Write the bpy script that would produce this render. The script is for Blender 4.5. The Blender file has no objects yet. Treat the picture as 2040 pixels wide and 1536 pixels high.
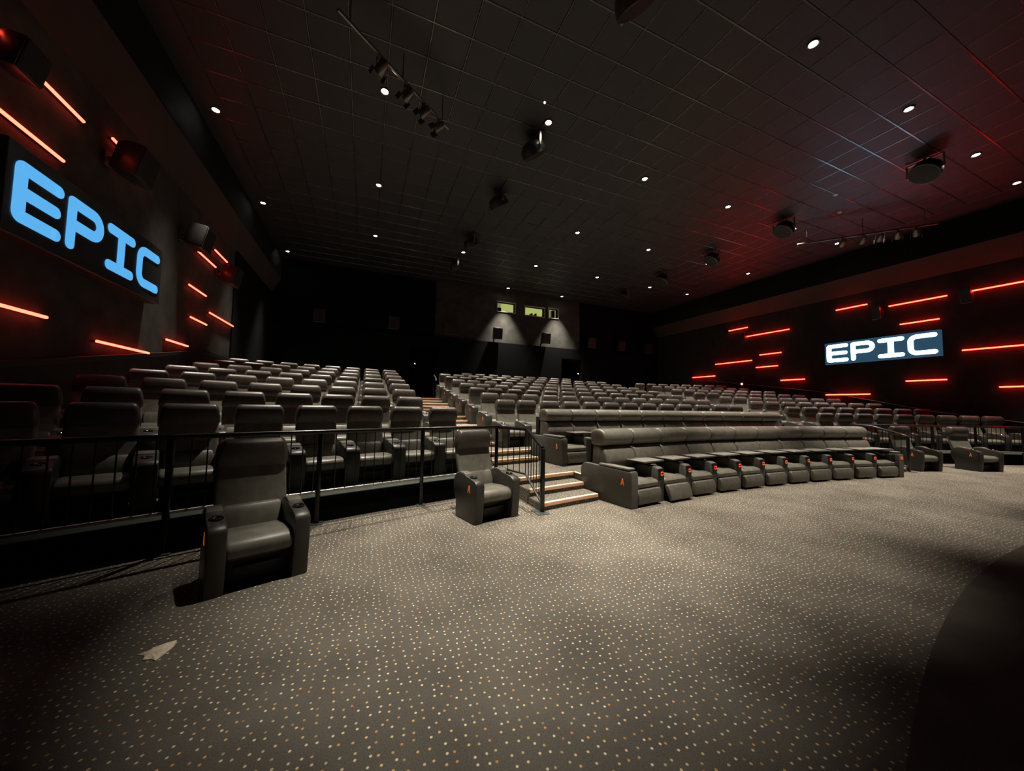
import bpy, bmesh, math, random
from mathutils import Vector, Matrix
from math import sin, cos, pi, sqrt, asin, atan2, radians
random.seed(7)
scene = bpy.context.scene
col = scene.collection

# ------------------------------------------------------------------ camera
F_PX, YAW, PITCH, ROLL, CAM_H = 705.46, 0.3929, 0.0573, 0.0186, 1.25
d = Vector((sin(YAW) * cos(PITCH), cos(YAW) * cos(PITCH), sin(PITCH)))
r = Vector((cos(YAW), -sin(YAW), 0.0))
u = r.cross(d)
cr, sr = cos(ROLL), sin(ROLL)
r2 = r * cr + u * sr
u2 = u * cr - r * sr
cam_data = bpy.data.cameras.new('camera')
cam_data.sensor_fit = 'HORIZONTAL'
cam_data.sensor_width = 36.0
cam_data.lens = F_PX * 36.0 / 2040.0
cam_data.clip_start = 0.02
cam = bpy.data.objects.new('camera', cam_data)
M = Matrix(((r2.x, u2.x, -d.x, 0), (r2.y, u2.y, -d.y, 0), (r2.z, u2.z, -d.z, CAM_H), (0, 0, 0, 1)))
cam.matrix_world = M
col.objects.link(cam)
scene.camera = cam

def to_px(p):
    v = Vector(p) - Vector((0, 0, CAM_H))
    z = v.dot(d)
    if z <= 0.05:
        return None
    return (1020 + F_PX * v.dot(r2) / z, 768 - F_PX * v.dot(u2) / z)

# ------------------------------------------------------------------ world, exposure
w = bpy.data.worlds.new('world')
scene.world = w
w.use_nodes = True
w.node_tree.nodes['Background'].inputs[0].default_value = (0.5, 0.55, 0.7, 1)
w.node_tree.nodes['Background'].inputs[1].default_value = 0.0
scene.view_settings.view_transform = 'Standard'
scene.view_settings.look = 'None'
scene.view_settings.gamma = 1.0
scene.view_settings.use_curve_mapping = False
scene.view_settings.exposure = 0.0
scene.cycles.use_denoising = True
scene.cycles.max_bounces = 4
scene.cycles.diffuse_bounces = 2
scene.cycles.glossy_bounces = 2
scene.cycles.caustics_reflective = False
scene.cycles.caustics_refractive = False
scene.cycles.use_adaptive_sampling = True
scene.cycles.adaptive_threshold = 0.04
scene.cycles.sample_clamp_indirect = 4.0

LAMP_POWER = 2850.0
LAMP_COLOR = (1.0, 0.905, 0.765)

# ------------------------------------------------------------------ room constants
CX, CY = 6.37, -15.0           # centre of the curved rows
XL, XR = -3.65, 16.45          # side walls
YB, YF = 16.6, -6.0            # back wall, screen wall
ZC = 7.055                     # ceiling

def arc_y(R, x):
    return CY + sqrt(max(R * R - (x - CX) ** 2, 0.0))

# ------------------------------------------------------------------ materials
def mat(name, base=(0.1, 0.1, 0.1), rough=0.6, metal=0.0, emit=None, es=0.0, spec=0.5, noise=0.0, nscale=8.0, bump=0.0, bscale=200.0):
    m = bpy.data.materials.new(name)
    m.use_nodes = True
    nt = m.node_tree
    b = nt.nodes['Principled BSDF']
    b.inputs['Base Color'].default_value = (*base, 1)
    b.inputs['Roughness'].default_value = rough
    b.inputs['Metallic'].default_value = metal
    b.inputs['Specular IOR Level'].default_value = spec
    if emit:
        b.inputs['Emission Color'].default_value = (*emit, 1)
        b.inputs['Emission Strength'].default_value = es
    if noise or bump:
        tc = nt.nodes.new('ShaderNodeNewGeometry')
    if noise:
        n = nt.nodes.new('ShaderNodeTexNoise')
        n.inputs['Scale'].default_value = nscale
        n.inputs['Detail'].default_value = 4
        nt.links.new(tc.outputs['Position'], n.inputs['Vector'])
        ramp = nt.nodes.new('ShaderNodeMapRange')
        ramp.inputs[1].default_value = 0.3
        ramp.inputs[2].default_value = 0.7
        ramp.inputs[3].default_value = 1 - noise
        ramp.inputs[4].default_value = 1 + noise
        nt.links.new(n.outputs['Fac'], ramp.inputs[0])
        mul = nt.nodes.new('ShaderNodeVectorMath')
        mul.operation = 'SCALE'
        mul.inputs[0].default_value = base
        nt.links.new(ramp.outputs[0], mul.inputs['Scale'])
        nt.links.new(mul.outputs[0], b.inputs['Base Color'])
    if bump:
        n2 = nt.nodes.new('ShaderNodeTexNoise')
        n2.inputs['Scale'].default_value = bscale
        n2.inputs['Detail'].default_value = 2
        nt.links.new(tc.outputs['Position'], n2.inputs['Vector'])
        bp = nt.nodes.new('ShaderNodeBump')
        bp.inputs['Strength'].default_value = bump
        bp.inputs['Distance'].default_value = 0.004
        nt.links.new(n2.outputs['Fac'], bp.inputs['Height'])
        nt.links.new(bp.outputs[0], b.inputs['Normal'])
    return m

def carpet_material():
    m = bpy.data.materials.new('speckled_carpet')
    m.use_nodes = True
    nt = m.node_tree
    N, L = nt.nodes, nt.links
    b = N['Principled BSDF']
    b.inputs['Roughness'].default_value = 0.95
    b.inputs['Specular IOR Level'].default_value = 0.1
    g = N.new('ShaderNodeNewGeometry')
    sep = N.new('ShaderNodeSeparateXYZ')
    L.new(g.outputs['Position'], sep.inputs[0])
    ax = N.new('ShaderNodeMath'); ax.operation = 'ADD'
    ay = N.new('ShaderNodeMath'); ay.operation = 'ADD'
    L.new(sep.outputs[0], ax.inputs[0]); L.new(sep.outputs[2], ax.inputs[1])
    L.new(sep.outputs[1], ay.inputs[0]); L.new(sep.outputs[2], ay.inputs[1])
    cmb = N.new('ShaderNodeCombineXYZ')
    L.new(ax.outputs[0], cmb.inputs[0]); L.new(ay.outputs[0], cmb.inputs[1])
    vor = N.new('ShaderNodeTexVoronoi')
    vor.voronoi_dimensions = '2D'
    vor.inputs['Scale'].default_value = 23.0
    vor.inputs['Randomness'].default_value = 0.62
    L.new(cmb.outputs[0], vor.inputs['Vector'])
    dot = N.new('ShaderNodeMapRange')
    dot.inputs[1].default_value = 0.145
    dot.inputs[2].default_value = 0.085
    dot.inputs[3].default_value = 0.0
    dot.inputs[4].default_value = 1.0
    L.new(vor.outputs['Distance'], dot.inputs[0])
    # dot colour: cream to orange to pink, some dim
    sepc = N.new('ShaderNodeSeparateColor')
    L.new(vor.outputs['Color'], sepc.inputs[0])
    cramp = N.new('ShaderNodeValToRGB')
    cramp.color_ramp.elements[0].color = (0.75, 0.33, 0.12, 1)
    cramp.color_ramp.elements[1].color = (0.95, 0.84, 0.66, 1)
    e = cramp.color_ramp.elements.new(0.35); e.color = (0.90, 0.62, 0.26, 1)
    e = cramp.color_ramp.elements.new(0.65); e.color = (0.98, 0.82, 0.50, 1)
    L.new(sepc.outputs[0], cramp.inputs[0])
    dim = N.new('ShaderNodeMapRange')
    dim.inputs[1].default_value = 0.0; dim.inputs[2].default_value = 0.45
    dim.inputs[3].default_value = 0.45; dim.inputs[4].default_value = 1.0
    L.new(sepc.outputs[1], dim.inputs[0])
    dm = N.new('ShaderNodeMath'); dm.operation = 'MULTIPLY'
    L.new(dot.outputs[0], dm.inputs[0]); L.new(dim.outputs[0], dm.inputs[1])
    # pile: mottled base
    no = N.new('ShaderNodeTexNoise'); no.inputs['Scale'].default_value = 2.2; no.inputs['Detail'].default_value = 5
    L.new(g.outputs['Position'], no.inputs['Vector'])
    no2 = N.new('ShaderNodeTexNoise'); no2.inputs['Scale'].default_value = 160; no2.inputs['Detail'].default_value = 2
    L.new(g.outputs['Position'], no2.inputs['Vector'])
    mix0 = N.new('ShaderNodeMix'); mix0.data_type = 'FLOAT'
    mix0.inputs[0].default_value = 0.45
    L.new(no.outputs['Fac'], mix0.inputs[2]); L.new(no2.outputs['Fac'], mix0.inputs[3])
    bramp = N.new('ShaderNodeValToRGB')
    bramp.color_ramp.elements[0].position = 0.33
    bramp.color_ramp.elements[1].position = 0.66
    bramp.color_ramp.elements[0].color = (0.092, 0.085, 0.074, 1)
    bramp.color_ramp.elements[1].color = (0.185, 0.170, 0.146, 1)
    L.new(mix0.outputs[0], bramp.inputs[0])
    mix = N.new('ShaderNodeMix'); mix.data_type = 'RGBA'
    L.new(dm.outputs[0], mix.inputs[0])
    L.new(bramp.outputs[0], mix.inputs[6]); L.new(cramp.outputs[0], mix.inputs[7])
    L.new(mix.outputs[2], b.inputs['Base Color'])
    bp = N.new('ShaderNodeBump'); bp.inputs['Strength'].default_value = 0.4; bp.inputs['Distance'].default_value = 0.004
    L.new(no2.outputs['Fac'], bp.inputs['Height'])
    L.new(bp.outputs[0], b.inputs['Normal'])
    return m

MT = {
    'carpet': carpet_material(),
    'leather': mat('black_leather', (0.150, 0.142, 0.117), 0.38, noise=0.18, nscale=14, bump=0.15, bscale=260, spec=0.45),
    'leather_shaded': mat('shaded_headrest_leather', (0.070, 0.060, 0.051), 0.36, noise=0.18, nscale=14, bump=0.15, bscale=260, spec=0.45),  # darker headrest leather; shade on the pad front put into the colour
    'plastic': mat('black_plastic', (0.008, 0.008, 0.008), 0.5),
    'arm': mat('arm_leatherette', (0.038, 0.036, 0.031), 0.40, noise=0.1, nscale=20, bump=0.1, bscale=300),
    'shell': mat('side_panel_fabric', (0.095, 0.090, 0.080), 0.8, noise=0.15, nscale=30, bump=0.2, bscale=400),
    'cup': mat('cup_holder_black', (0.012, 0.012, 0.012), 0.15),
    'chrome': mat('chrome', (0.75, 0.75, 0.72), 0.15, 1.0),
    'tray': mat('tray_laminate', (0.23, 0.215, 0.19), 0.35, noise=0.15, nscale=25),
    'letter': mat('orange_letter', (0.95, 0.25, 0.03), 0.5, emit=(1.0, 0.22, 0.02), es=0.25),
    'button': mat('red_button_light', (0.5, 0.03, 0.01), 0.4, emit=(1.0, 0.10, 0.03), es=1.3),
    'rail': mat('rail_black_metal', (0.008, 0.008, 0.008), 0.25, 0.0),
    'steel': mat('dull_steel', (0.42, 0.41, 0.37), 0.38, 0.8),
    'kerb': mat('kerb_paint', (0.060, 0.072, 0.062), 0.45, noise=0.2, nscale=10),
    'fascia': mat('fascia_black', (0.004, 0.004, 0.0045), 0.9, spec=0.05),
    'nosing_top': mat('nosing_cream', (0.95, 0.80, 0.58), 0.5),
    'nosing_front': mat('nosing_orange', (0.95, 0.50, 0.30), 0.5),
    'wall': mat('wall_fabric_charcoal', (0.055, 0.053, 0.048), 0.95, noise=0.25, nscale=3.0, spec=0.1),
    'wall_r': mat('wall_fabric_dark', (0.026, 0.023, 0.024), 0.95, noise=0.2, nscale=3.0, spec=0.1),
    'carpet_plain': mat('plain_dark_carpet', (0.080, 0.072, 0.058), 0.95, noise=0.25, nscale=3.0, spec=0.1, bump=0.3, bscale=160),
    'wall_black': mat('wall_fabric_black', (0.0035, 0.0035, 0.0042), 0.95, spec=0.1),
    'tile': mat('ceiling_tile_black', (0.0165, 0.0165, 0.019), 0.52, noise=0.12, nscale=5, spec=0.5),
    'tbar': mat('ceiling_bar', (0.03, 0.03, 0.033), 0.22, 0.10, spec=1.0),
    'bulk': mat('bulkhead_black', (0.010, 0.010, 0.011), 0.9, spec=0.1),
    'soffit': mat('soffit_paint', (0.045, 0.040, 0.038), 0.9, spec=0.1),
    'trim': mat('trim_black', (0.010, 0.010, 0.010), 0.5),
    'trim_steel': mat('trim_dark_steel', (0.10, 0.10, 0.10), 0.35, 0.7),
    'led': mat('led_diffuser_red', (0.1, 0.0, 0.0), 0.4, emit=(1.0, 0.064, 0.036), es=9.5),
    'led_r': mat('led_diffuser_red_bright', (0.1, 0.0, 0.0), 0.4, emit=(1.0, 0.018, 0.009), es=36.0),
    'led_ch': mat('led_channel', (0.03, 0.03, 0.03), 0.5),
    'sign_l': mat('letter_blue', (0.0, 0.0, 0.0), 0.5, emit=(0.105, 0.44, 0.86), es=1.0),
    'sign_r': mat('letter_white_blue', (0.0, 0.0, 0.0), 0.5, emit=(0.42, 0.76, 1.0), es=11.0),
    'panel_l': mat('sign_panel_dark', (0.030, 0.032, 0.034), 0.35),
    'panel_r': mat('sign_panel_slate_glow', (0.030, 0.055, 0.075), 0.5, emit=(0.025, 0.075, 0.13), es=0.8),  # glow of the letters on the panel put in as faint blue emission
    'lens': mat('lamp_lens', (1, 1, 1), 0.5, emit=(1.0, 0.90, 0.74), es=60.0),
    'lamp_ring': mat('lamp_ring', (0.05, 0.05, 0.05), 0.4),
    'spk': mat('speaker_cabinet', (0.030, 0.030, 0.030), 0.35),
    'grille': mat('speaker_grille', (0.005, 0.005, 0.006), 0.6),
    'fixture': mat('fixture_metal', (0.20, 0.19, 0.165), 0.3, 0.7),
    'booth': mat('booth_lit_wall', (0.5, 0.55, 0.3), 0.8, emit=(0.52, 0.54, 0.24), es=0.50),
    'booth_dark': mat('booth_equipment', (0.015, 0.016, 0.015), 0.5),
    'frame_l': mat('booth_frame', (0.40, 0.38, 0.32), 0.5),
    'glass': None,
    'paper': mat('paper_scrap', (0.85, 0.74, 0.57), 0.9, noise=0.2, nscale=40),
    'white_dot': mat('small_indicator', (0.8, 0.8, 0.8), 0.4, emit=(0.9, 0.95, 1.0), es=3.0),
    'red_dot': mat('small_red_light', (0.5, 0.1, 0.05), 0.4, emit=(1.0, 0.20, 0.10), es=9.0),
    'disc': mat('white_ceiling_disc', (0.75, 0.72, 0.70), 0.5),
}
for _k in ('letter', 'button', 'lens', 'white_dot', 'red_dot', 'booth', 'panel_r'):
    MT[_k].cycles.emission_sampling = 'NONE'
gm = bpy.data.materials.new('booth_glass')
gm.use_nodes = True
gb = gm.node_tree.nodes['Principled BSDF']
gb.inputs['Transmission Weight'].default_value = 1.0
gb.inputs['Roughness'].default_value = 0.0
gb.inputs['IOR'].default_value = 1.05
MT['glass'] = gm

# ------------------------------------------------------------------ mesh helpers
def finish(bm, name, material, smooth=False):
    me = bpy.data.meshes.new(name)
    bm.normal_update()
    bm.to_mesh(me)
    bm.free()
    if not isinstance(material, (list, tuple)):
        material = [material]
    for m in material:
        me.materials.append(MT[m])
    if smooth:
        for p in me.polygons:
            p.use_smooth = True
        try:
            me.set_sharp_from_angle(angle=radians(38))
        except Exception:
            pass
    return me

def obj(name, me, parent=None, loc=None, rot=None):
    o = bpy.data.objects.new(name, me)
    col.objects.link(o)
    if parent is not None:
        o.parent = parent
    if loc is not None:
        o.location = loc
    if rot is not None:
        o.rotation_euler = rot
    return o

def thing(name, label, cat, loc=(0, 0, 0), rz=0.0, group=None):
    o = bpy.data.objects.new(name, None)
    o.empty_display_size = 0.05
    col.objects.link(o)
    o.location = loc
    o.rotation_euler = (0, 0, rz)
    return tag(o, label, cat, group)

def tag(o, label, cat, group=None):
    o['label'] = label
    o['category'] = cat
    if group:
        o['group'] = group
    return o

def struct(o, label=None, cat=None):
    o['kind'] = 'structure'
    if label:
        o['label'] = label
    if cat:
        o['category'] = cat
    return o

def rbox(bm, c, s, bev=0.0, seg=2, mtx=None, mi=0):
    ret = bmesh.ops.create_cube(bm, size=1.0)
    vs = ret['verts']
    for v in vs:
        v.co = Vector((v.co.x * s[0] + c[0], v.co.y * s[1] + c[1], v.co.z * s[2] + c[2]))
    fs = list({f for v in vs for f in v.link_faces})
    for f in fs:
        f.material_index = mi
    if bev > 0:
        es = list({e for v in vs for e in v.link_edges})
        rr = bmesh.ops.bevel(bm, geom=es, offset=bev, segments=seg, profile=0.5, affect='EDGES')
        vs = list({v for f in rr['faces'] for v in f.verts} | {v for v in vs if v.is_valid})
    if mtx is not None:
        for v in vs:
            v.co = mtx @ v.co
    return vs

def prism(bm, prof, x0, x1, bev=0.0, seg=2, mi=0):
    """profile of (y, z) points extruded along x"""
    a = [bm.verts.new((x0, p[0], p[1])) for p in prof]
    b = [bm.verts.new((x1, p[0], p[1])) for p in prof]
    n = len(prof)
    fs = [bm.faces.new(a), bm.faces.new(b[::-1])]
    for i in range(n):
        fs.append(bm.faces.new((a[i], b[i], b[(i + 1) % n], a[(i + 1) % n])))
    bmesh.ops.recalc_face_normals(bm, faces=fs)
    for f in fs:
        f.material_index = mi
    if bev > 0:
        es = list(fs[0].edges) + list(fs[1].edges)
        bmesh.ops.bevel(bm, geom=es, offset=bev, segments=seg, profile=0.5, affect='EDGES')

def rrect(wd, dp, rad, n=4):
    pts = []
    for sx, sy, a0 in ((1, 1, 0), (-1, 1, pi / 2), (-1, -1, pi), (1, -1, 3 * pi / 2)):
        for i in range(n):
            a = a0 + (pi / 2) * i / (n - 1)
            pts.append((sx * (wd / 2 - rad) + rad * cos(a), sy * (dp / 2 - rad) + rad * sin(a)))
    return pts

def loft(bm, secs, mi=0):
    rows = [[bm.verts.new(p) for p in s] for s in secs]
    n = len(rows[0])
    fs = []
    for a, b in zip(rows, rows[1:]):
        for i in range(n):
            fs.append(bm.faces.new((a[i], a[(i + 1) % n], b[(i + 1) % n], b[i])))
    fs.append(bm.faces.new(rows[0][::-1]))
    fs.append(bm.faces.new(rows[-1]))
    bmesh.ops.recalc_face_normals(bm, faces=fs)
    for f in fs:
        f.material_index = mi
    return rows

def tube(bm, pts, rad, n=8, mi=0, cap=True):
    pts = [Vector(p) for p in pts]
    rings = []
    for i, p in enumerate(pts):
        if i == 0:
            t = pts[1] - pts[0]
        elif i == len(pts) - 1:
            t = pts[-1] - pts[-2]
        else:
            t = (pts[i + 1] - pts[i]).normalized() + (pts[i] - pts[i - 1]).normalized()
        t.normalize()
        ref = Vector((0, 0, 1)) if abs(t.z) < 0.9 else Vector((1, 0, 0))
        s = t.cross(ref).normalized()
        q = s.cross(t)
        rings.append([bm.verts.new(p + s * rad * cos(2 * pi * k / n) + q * rad * sin(2 * pi * k / n)) for k in range(n)])
    fs = []
    for a, b in zip(rings, rings[1:]):
        for k in range(n):
            fs.append(bm.faces.new((a[k], a[(k + 1) % n], b[(k + 1) % n], b[k])))
    if cap:
        fs.append(bm.faces.new(rings[0][::-1]))
        fs.append(bm.faces.new(rings[-1]))
    bmesh.ops.recalc_face_normals(bm, faces=fs)
    for f in fs:
        f.material_index = mi

def lathe(bm, prof, n=24, mi=0, mtx=None):
    """profile of (radius, z), revolved about z"""
    rings = []
    for rad, z in prof:
        if rad < 1e-5:
            rings.append([bm.verts.new((0, 0, z))])
        else:
            rings.append([bm.verts.new((rad * cos(2 * pi * k / n), rad * sin(2 * pi * k / n), z)) for k in range(n)])
    fs = []
    for a, b in zip(rings, rings[1:]):
        for k in range(n):
            k2 = (k + 1) % n
            if len(a) == 1 and len(b) > 1:
                fs.append(bm.faces.new((a[0], b[k], b[k2])))
            elif len(b) == 1 and len(a) > 1:
                fs.append(bm.faces.new((a[k], b[0], a[k2])))
            elif len(a) > 1:
                fs.append(bm.faces.new((a[k], b[k], b[k2], a[k2])))
    bmesh.ops.recalc_face_normals(bm, faces=fs)
    for f in fs:
        f.material_index = mi
    if mtx is not None:
        for rg in rings:
            for v in rg:
                v.co = mtx @ v.co

def slab(bm, R0, R1, xa, xb, z0, z1, n=12, yb=None, mi=0):
    """curved slab between two row arcs, bounded left and right by x; outer edge may be a straight y"""
    xs = [xa + (xb - xa) * i / n for i in range(n + 1)]
    rows = []
    for z in (z0, z1):
        for R in (R0, R1):
            rows.append([bm.verts.new((x, (yb if (R is R1 and yb is not None) else arc_y(R, x)), z)) for x in xs])
    a, b, c, e = rows   # inner low, outer low, inner high, outer high
    fs = []
    for i in range(n):
        fs.append(bm.faces.new((a[i], a[i + 1], b[i + 1], b[i])))
        fs.append(bm.faces.new((c[i], c[i + 1], e[i + 1], e[i])))
        fs.append(bm.faces.new((a[i], a[i + 1], c[i + 1], c[i])))
        fs.append(bm.faces.new((b[i], b[i + 1], e[i + 1], e[i])))
    for i in (0, n):
        fs.append(bm.faces.new((a[i], b[i], e[i], c[i])))
    bmesh.ops.recalc_face_normals(bm, faces=fs)
    for f in fs:
        f.material_index = mi

def mirx(x):
    return 2 * CX - x

ORD = ['zeroth', 'first', 'second', 'third', 'fourth', 'fifth', 'sixth', 'seventh', 'eighth', 'ninth', 'tenth', 'eleventh', 'twelfth', 'thirteenth', 'fourteenth']

def text_mesh(s, size, xs, material, depth=0.003):
    cu = bpy.data.curves.new('letter_curve', 'FONT')
    cu.body = s
    cu.size = size
    cu.align_x = 'CENTER'
    cu.align_y = 'CENTER'
    cu.extrude = depth
    cu.offset = 0.001
    tmp = bpy.data.objects.new('tmp_letter', cu)
    me = bpy.data.meshes.new_from_object(tmp)
    bpy.data.objects.remove(tmp)
    for v in me.vertices:
        v.co.x *= xs
    me.materials.clear()
    me.materials.append(MT[material])
    return me

# ================================================================== SETTING
bm = bmesh.new()
rbox(bm, ((XL + XR) / 2, (YB + YF) / 2, -0.1), (XR - XL, YB - YF, 0.2))
struct(obj('floor', finish(bm, 'floor', 'carpet')), 'dark taupe carpet with scattered cream and orange dots', 'floor')

bm = bmesh.new()
xs_ = [XL + 0.01 + (XR - XL - 0.02) * i / 60 for i in range(61)]
pl = [[bm.verts.new((x, y, z)) for x, y in ((x, YF + 0.01), (x, arc_y(16.33, x)))] for z in (0.0005, 0.004) for x in xs_]
for i in range(60):
    bm.faces.new((pl[61 + i][0], pl[61 + i + 1][0], pl[61 + i + 1][1], pl[61 + i][1]))
    bm.faces.new((pl[i][1], pl[i + 1][1], pl[61 + i + 1][1], pl[61 + i][1]))
bmesh.ops.recalc_face_normals(bm, faces=bm.faces[:])
obj('plain_carpet', finish(bm, 'plain_carpet', 'carpet_plain'), bpy.data.objects['floor'])['label'] = 'plain dark carpet without dots before the screen'

# walls
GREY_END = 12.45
bm = bmesh.new()
rbox(bm, (XL - 0.1, (YF + GREY_END) / 2, 3.55), (0.2, GREY_END - YF, 7.3))
wl = struct(obj('wall_left', finish(bm, 'wall_left', 'wall')), 'charcoal fabric side wall behind the large blue sign', 'wall')
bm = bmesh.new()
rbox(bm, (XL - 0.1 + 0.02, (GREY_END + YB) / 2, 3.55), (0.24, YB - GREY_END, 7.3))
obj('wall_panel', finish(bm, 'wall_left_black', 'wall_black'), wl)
bm = bmesh.new()
rbox(bm, (XR + 0.1, (YF + YB) / 2, 3.55), (0.2, YB - YF, 7.3))
wr = struct(obj('wall_right', finish(bm, 'wall_right', 'wall_r')), 'dark fabric side wall behind the small white sign', 'wall')
bm = bmesh.new()
rbox(bm, ((XL + XR) / 2, YF - 0.1, 3.55), (XR - XL, 0.2, 7.3))
struct(obj('wall_front', finish(bm, 'wall_front', 'wall_black')), 'black wall at the screen end', 'wall')

# back wall: upper charcoal with three booth openings, lower black cladding with two portals
BW = [(6.0, 6.97, 6.02, 6.50), (7.53, 8.66, 6.00, 6.47), (8.93, 9.49, 6.01, 6.52)]
bm = bmesh.new()
z_lo, z_hi = 4.3, ZC + 0.15
xs = [XL]
for a, b, c, e in BW:
    xs += [a, b]
xs.append(XR)
for i in range(0, len(xs) - 1, 2):
    rbox(bm, ((xs[i] + xs[i + 1]) / 2, YB + 0.12, (z_lo + z_hi) / 2), (xs[i + 1] - xs[i], 0.24, z_hi - z_lo))
for a, b, c, e in BW:
    rbox(bm, ((a + b) / 2, YB + 0.12, (z_lo + c) / 2), (b - a, 0.24, c - z_lo))
    rbox(bm, ((a + b) / 2, YB + 0.12, (z_hi + e) / 2), (b - a, 0.24, z_hi - e))
wb = struct(obj('wall_back', finish(bm, 'wall_back', 'wall')), 'charcoal back wall below the projection windows', 'wall')
PORT = [(1.80, 3.05), (mirx(3.05), mirx(1.80))]
PORT_TOP = 3.85
for a, b in ((XL, 2.9), (10.9, XR)):
    bm = bmesh.new()
    rbox(bm, ((a + b) / 2, YB - 0.02, 5.75), (b - a, 0.06, 2.7))
    obj('wall_panel', finish(bm, 'wall_back_unlit_end', 'wall_black'), wb)  # added black sheet standing in for the unlit end of the wall
bm = bmesh.new()
cuts = [XL, PORT[0][0], PORT[0][1], PORT[1][0], PORT[1][1], XR]
for i in range(0, 6, 2):
    rbox(bm, ((cuts[i] + cuts[i + 1]) / 2, YB + 0.05, 2.2), (cuts[i + 1] - cuts[i], 0.34, 4.4))
for a, b in PORT:
    rbox(bm, ((a + b) / 2, YB + 0.05, (PORT_TOP + 4.4) / 2), (b - a, 0.34, 4.4 - PORT_TOP))
obj('wall_panel', finish(bm, 'wall_back_cladding', 'wall_black'), wb)
for i, (a, b) in enumerate(PORT):
    t = bpy.data.objects.new('door_%d' % (i + 1), None)
    col.objects.link(t)
    t.location = ((a + b) / 2, YB + 0.2, 1.462)
    struct(t, ['dark exit doorway at the top of the left stairs', 'dark exit doorway at the top of the right stairs'][i], 'doorway')
    h = PORT_TOP - 1.462
    bm = bmesh.new()
    rbox(bm, (-(b - a) / 2 - 0.05, 0.6, h / 2), (0.1, 1.2, h))
    rbox(bm, ((b - a) / 2 + 0.05, 0.6, h / 2), (0.1, 1.2, h))
    rbox(bm, (0, 0.6, h + 0.05), (b - a + 0.2, 1.2, 0.1))
    rbox(bm, (0, 0.6, -0.05), (b - a + 0.2, 1.2, 0.1))
    obj('passage', finish(bm, 'passage', 'wall_black'), t)
    for s in (-1, 1):
        bm = bmesh.new()
        rbox(bm, (s * (b - a) / 4, 1.2, h / 2), ((b - a) / 2 - 0.012, 0.05, h - 0.02), 0.006)
        leaf = obj('door_leaf', finish(bm, 'door_leaf', 'fascia'), t)
        bm = bmesh.new()
        rbox(bm, (s * 0.08, 1.165, 1.05), (0.03, 0.02, 0.24), 0.008)
        obj('push_plate', finish(bm, 'push_plate', 'trim_steel'), leaf)
    bm = bmesh.new()
    lathe(bm, [(0, -0.03), (0.022, -0.03), (0.028, 0.0), (0.028, 0.02), (0, 0.02)], 12, mtx=Matrix.Rotation(pi / 2, 4, 'X'))
    obj('indicator_light', finish(bm, 'indicator', 'white_dot'), t, loc=((-1 if i == 0 else 1) * 0.40, -0.36, 1.61))

# booth windows
for i, (a, b, c, e) in enumerate(BW):
    t = bpy.data.objects.new('window_%d' % (i + 1), None)
    col.objects.link(t)
    t.location = ((a + b) / 2, YB, c)
    struct(t, ['wide projection booth window, leftmost of three', 'widest projection booth window, in the middle of three', 'narrow projection booth window, rightmost of three'][i], 'window')
    wd, h = b - a, e - c
    for nm, cc, ss in (('frame_bar', (0, -0.01, -0.015), (wd + 0.08, 0.06, 0.04)), ('frame_bar', (0, -0.01, h + 0.015), (wd + 0.08, 0.06, 0.04)),
                       ('frame_bar', (-wd / 2 - 0.015, -0.01, h / 2), (0.04, 0.06, h + 0.06)), ('frame_bar', (wd / 2 + 0.015, -0.01, h / 2), (0.04, 0.06, h + 0.06))):
        bm = bmesh.new()
        rbox(bm, cc, ss, 0.004, 1)
        obj(nm, finish(bm, 'frame_bar', 'frame_l'), t)
    bm = bmesh.new()
    rbox(bm, (0, 0.06, h / 2), (wd, 0.012, h))
    obj('pane', finish(bm, 'pane', 'glass'), t)
    bm = bmesh.new()
    rbox(bm, (0, 1.5, h / 2 + 0.1), (wd + 1.6, 0.1, h + 1.2))
    obj('booth_wall', finish(bm, 'booth_wall', 'booth'), t)
    bm = bmesh.new()     # projector or cabinet seen through the pane
    if i == 0:
        rbox(bm, (-0.30, 0.7, 0.14), (0.36, 0.6, 0.34), 0.02)
        rbox(bm, (-0.30, 0.38, 0.2), (0.10, 0.1, 0.10), 0.02)
        rbox(bm, (0.2, 0.9, 0.0), (0.8, 0.5, 0.12), 0.01)
    elif i == 1:
        rbox(bm, (0.16, 0.8, 0.10), (0.10, 0.3, 0.44), 0.02)
        rbox(bm, (0.05, 0.7, 0.02), (0.30, 0.3, 0.16), 0.02)
        rbox(bm, (0.46, 0.9, 0.12), (0.08, 0.3, 0.5), 0.02)
    else:
        rbox(bm, (-0.17, 0.7, 0.1), (0.14, 0.4, 0.45), 0.02)
        rbox(bm, (0.24, 0.5, 0.2), (0.16, 0.2, 0.7), 0.02)
    obj('booth_equipment', finish(bm, 'booth_equipment', 'booth_dark'), t)

# side bulkheads with sloping soffits
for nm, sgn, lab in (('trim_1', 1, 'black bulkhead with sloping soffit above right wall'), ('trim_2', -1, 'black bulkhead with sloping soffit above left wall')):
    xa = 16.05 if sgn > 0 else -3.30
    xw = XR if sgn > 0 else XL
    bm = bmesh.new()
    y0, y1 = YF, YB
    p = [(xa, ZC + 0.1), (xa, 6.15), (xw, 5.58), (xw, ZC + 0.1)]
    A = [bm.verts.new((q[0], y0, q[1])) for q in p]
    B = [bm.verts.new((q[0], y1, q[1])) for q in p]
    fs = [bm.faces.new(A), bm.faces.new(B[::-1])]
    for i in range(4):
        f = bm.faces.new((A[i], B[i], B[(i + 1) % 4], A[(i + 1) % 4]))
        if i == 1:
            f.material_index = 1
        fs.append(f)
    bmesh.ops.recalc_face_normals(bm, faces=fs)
    struct(obj(nm, finish(bm, nm, ['bulk', 'soffit'])), lab, 'bulkhead')

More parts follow.
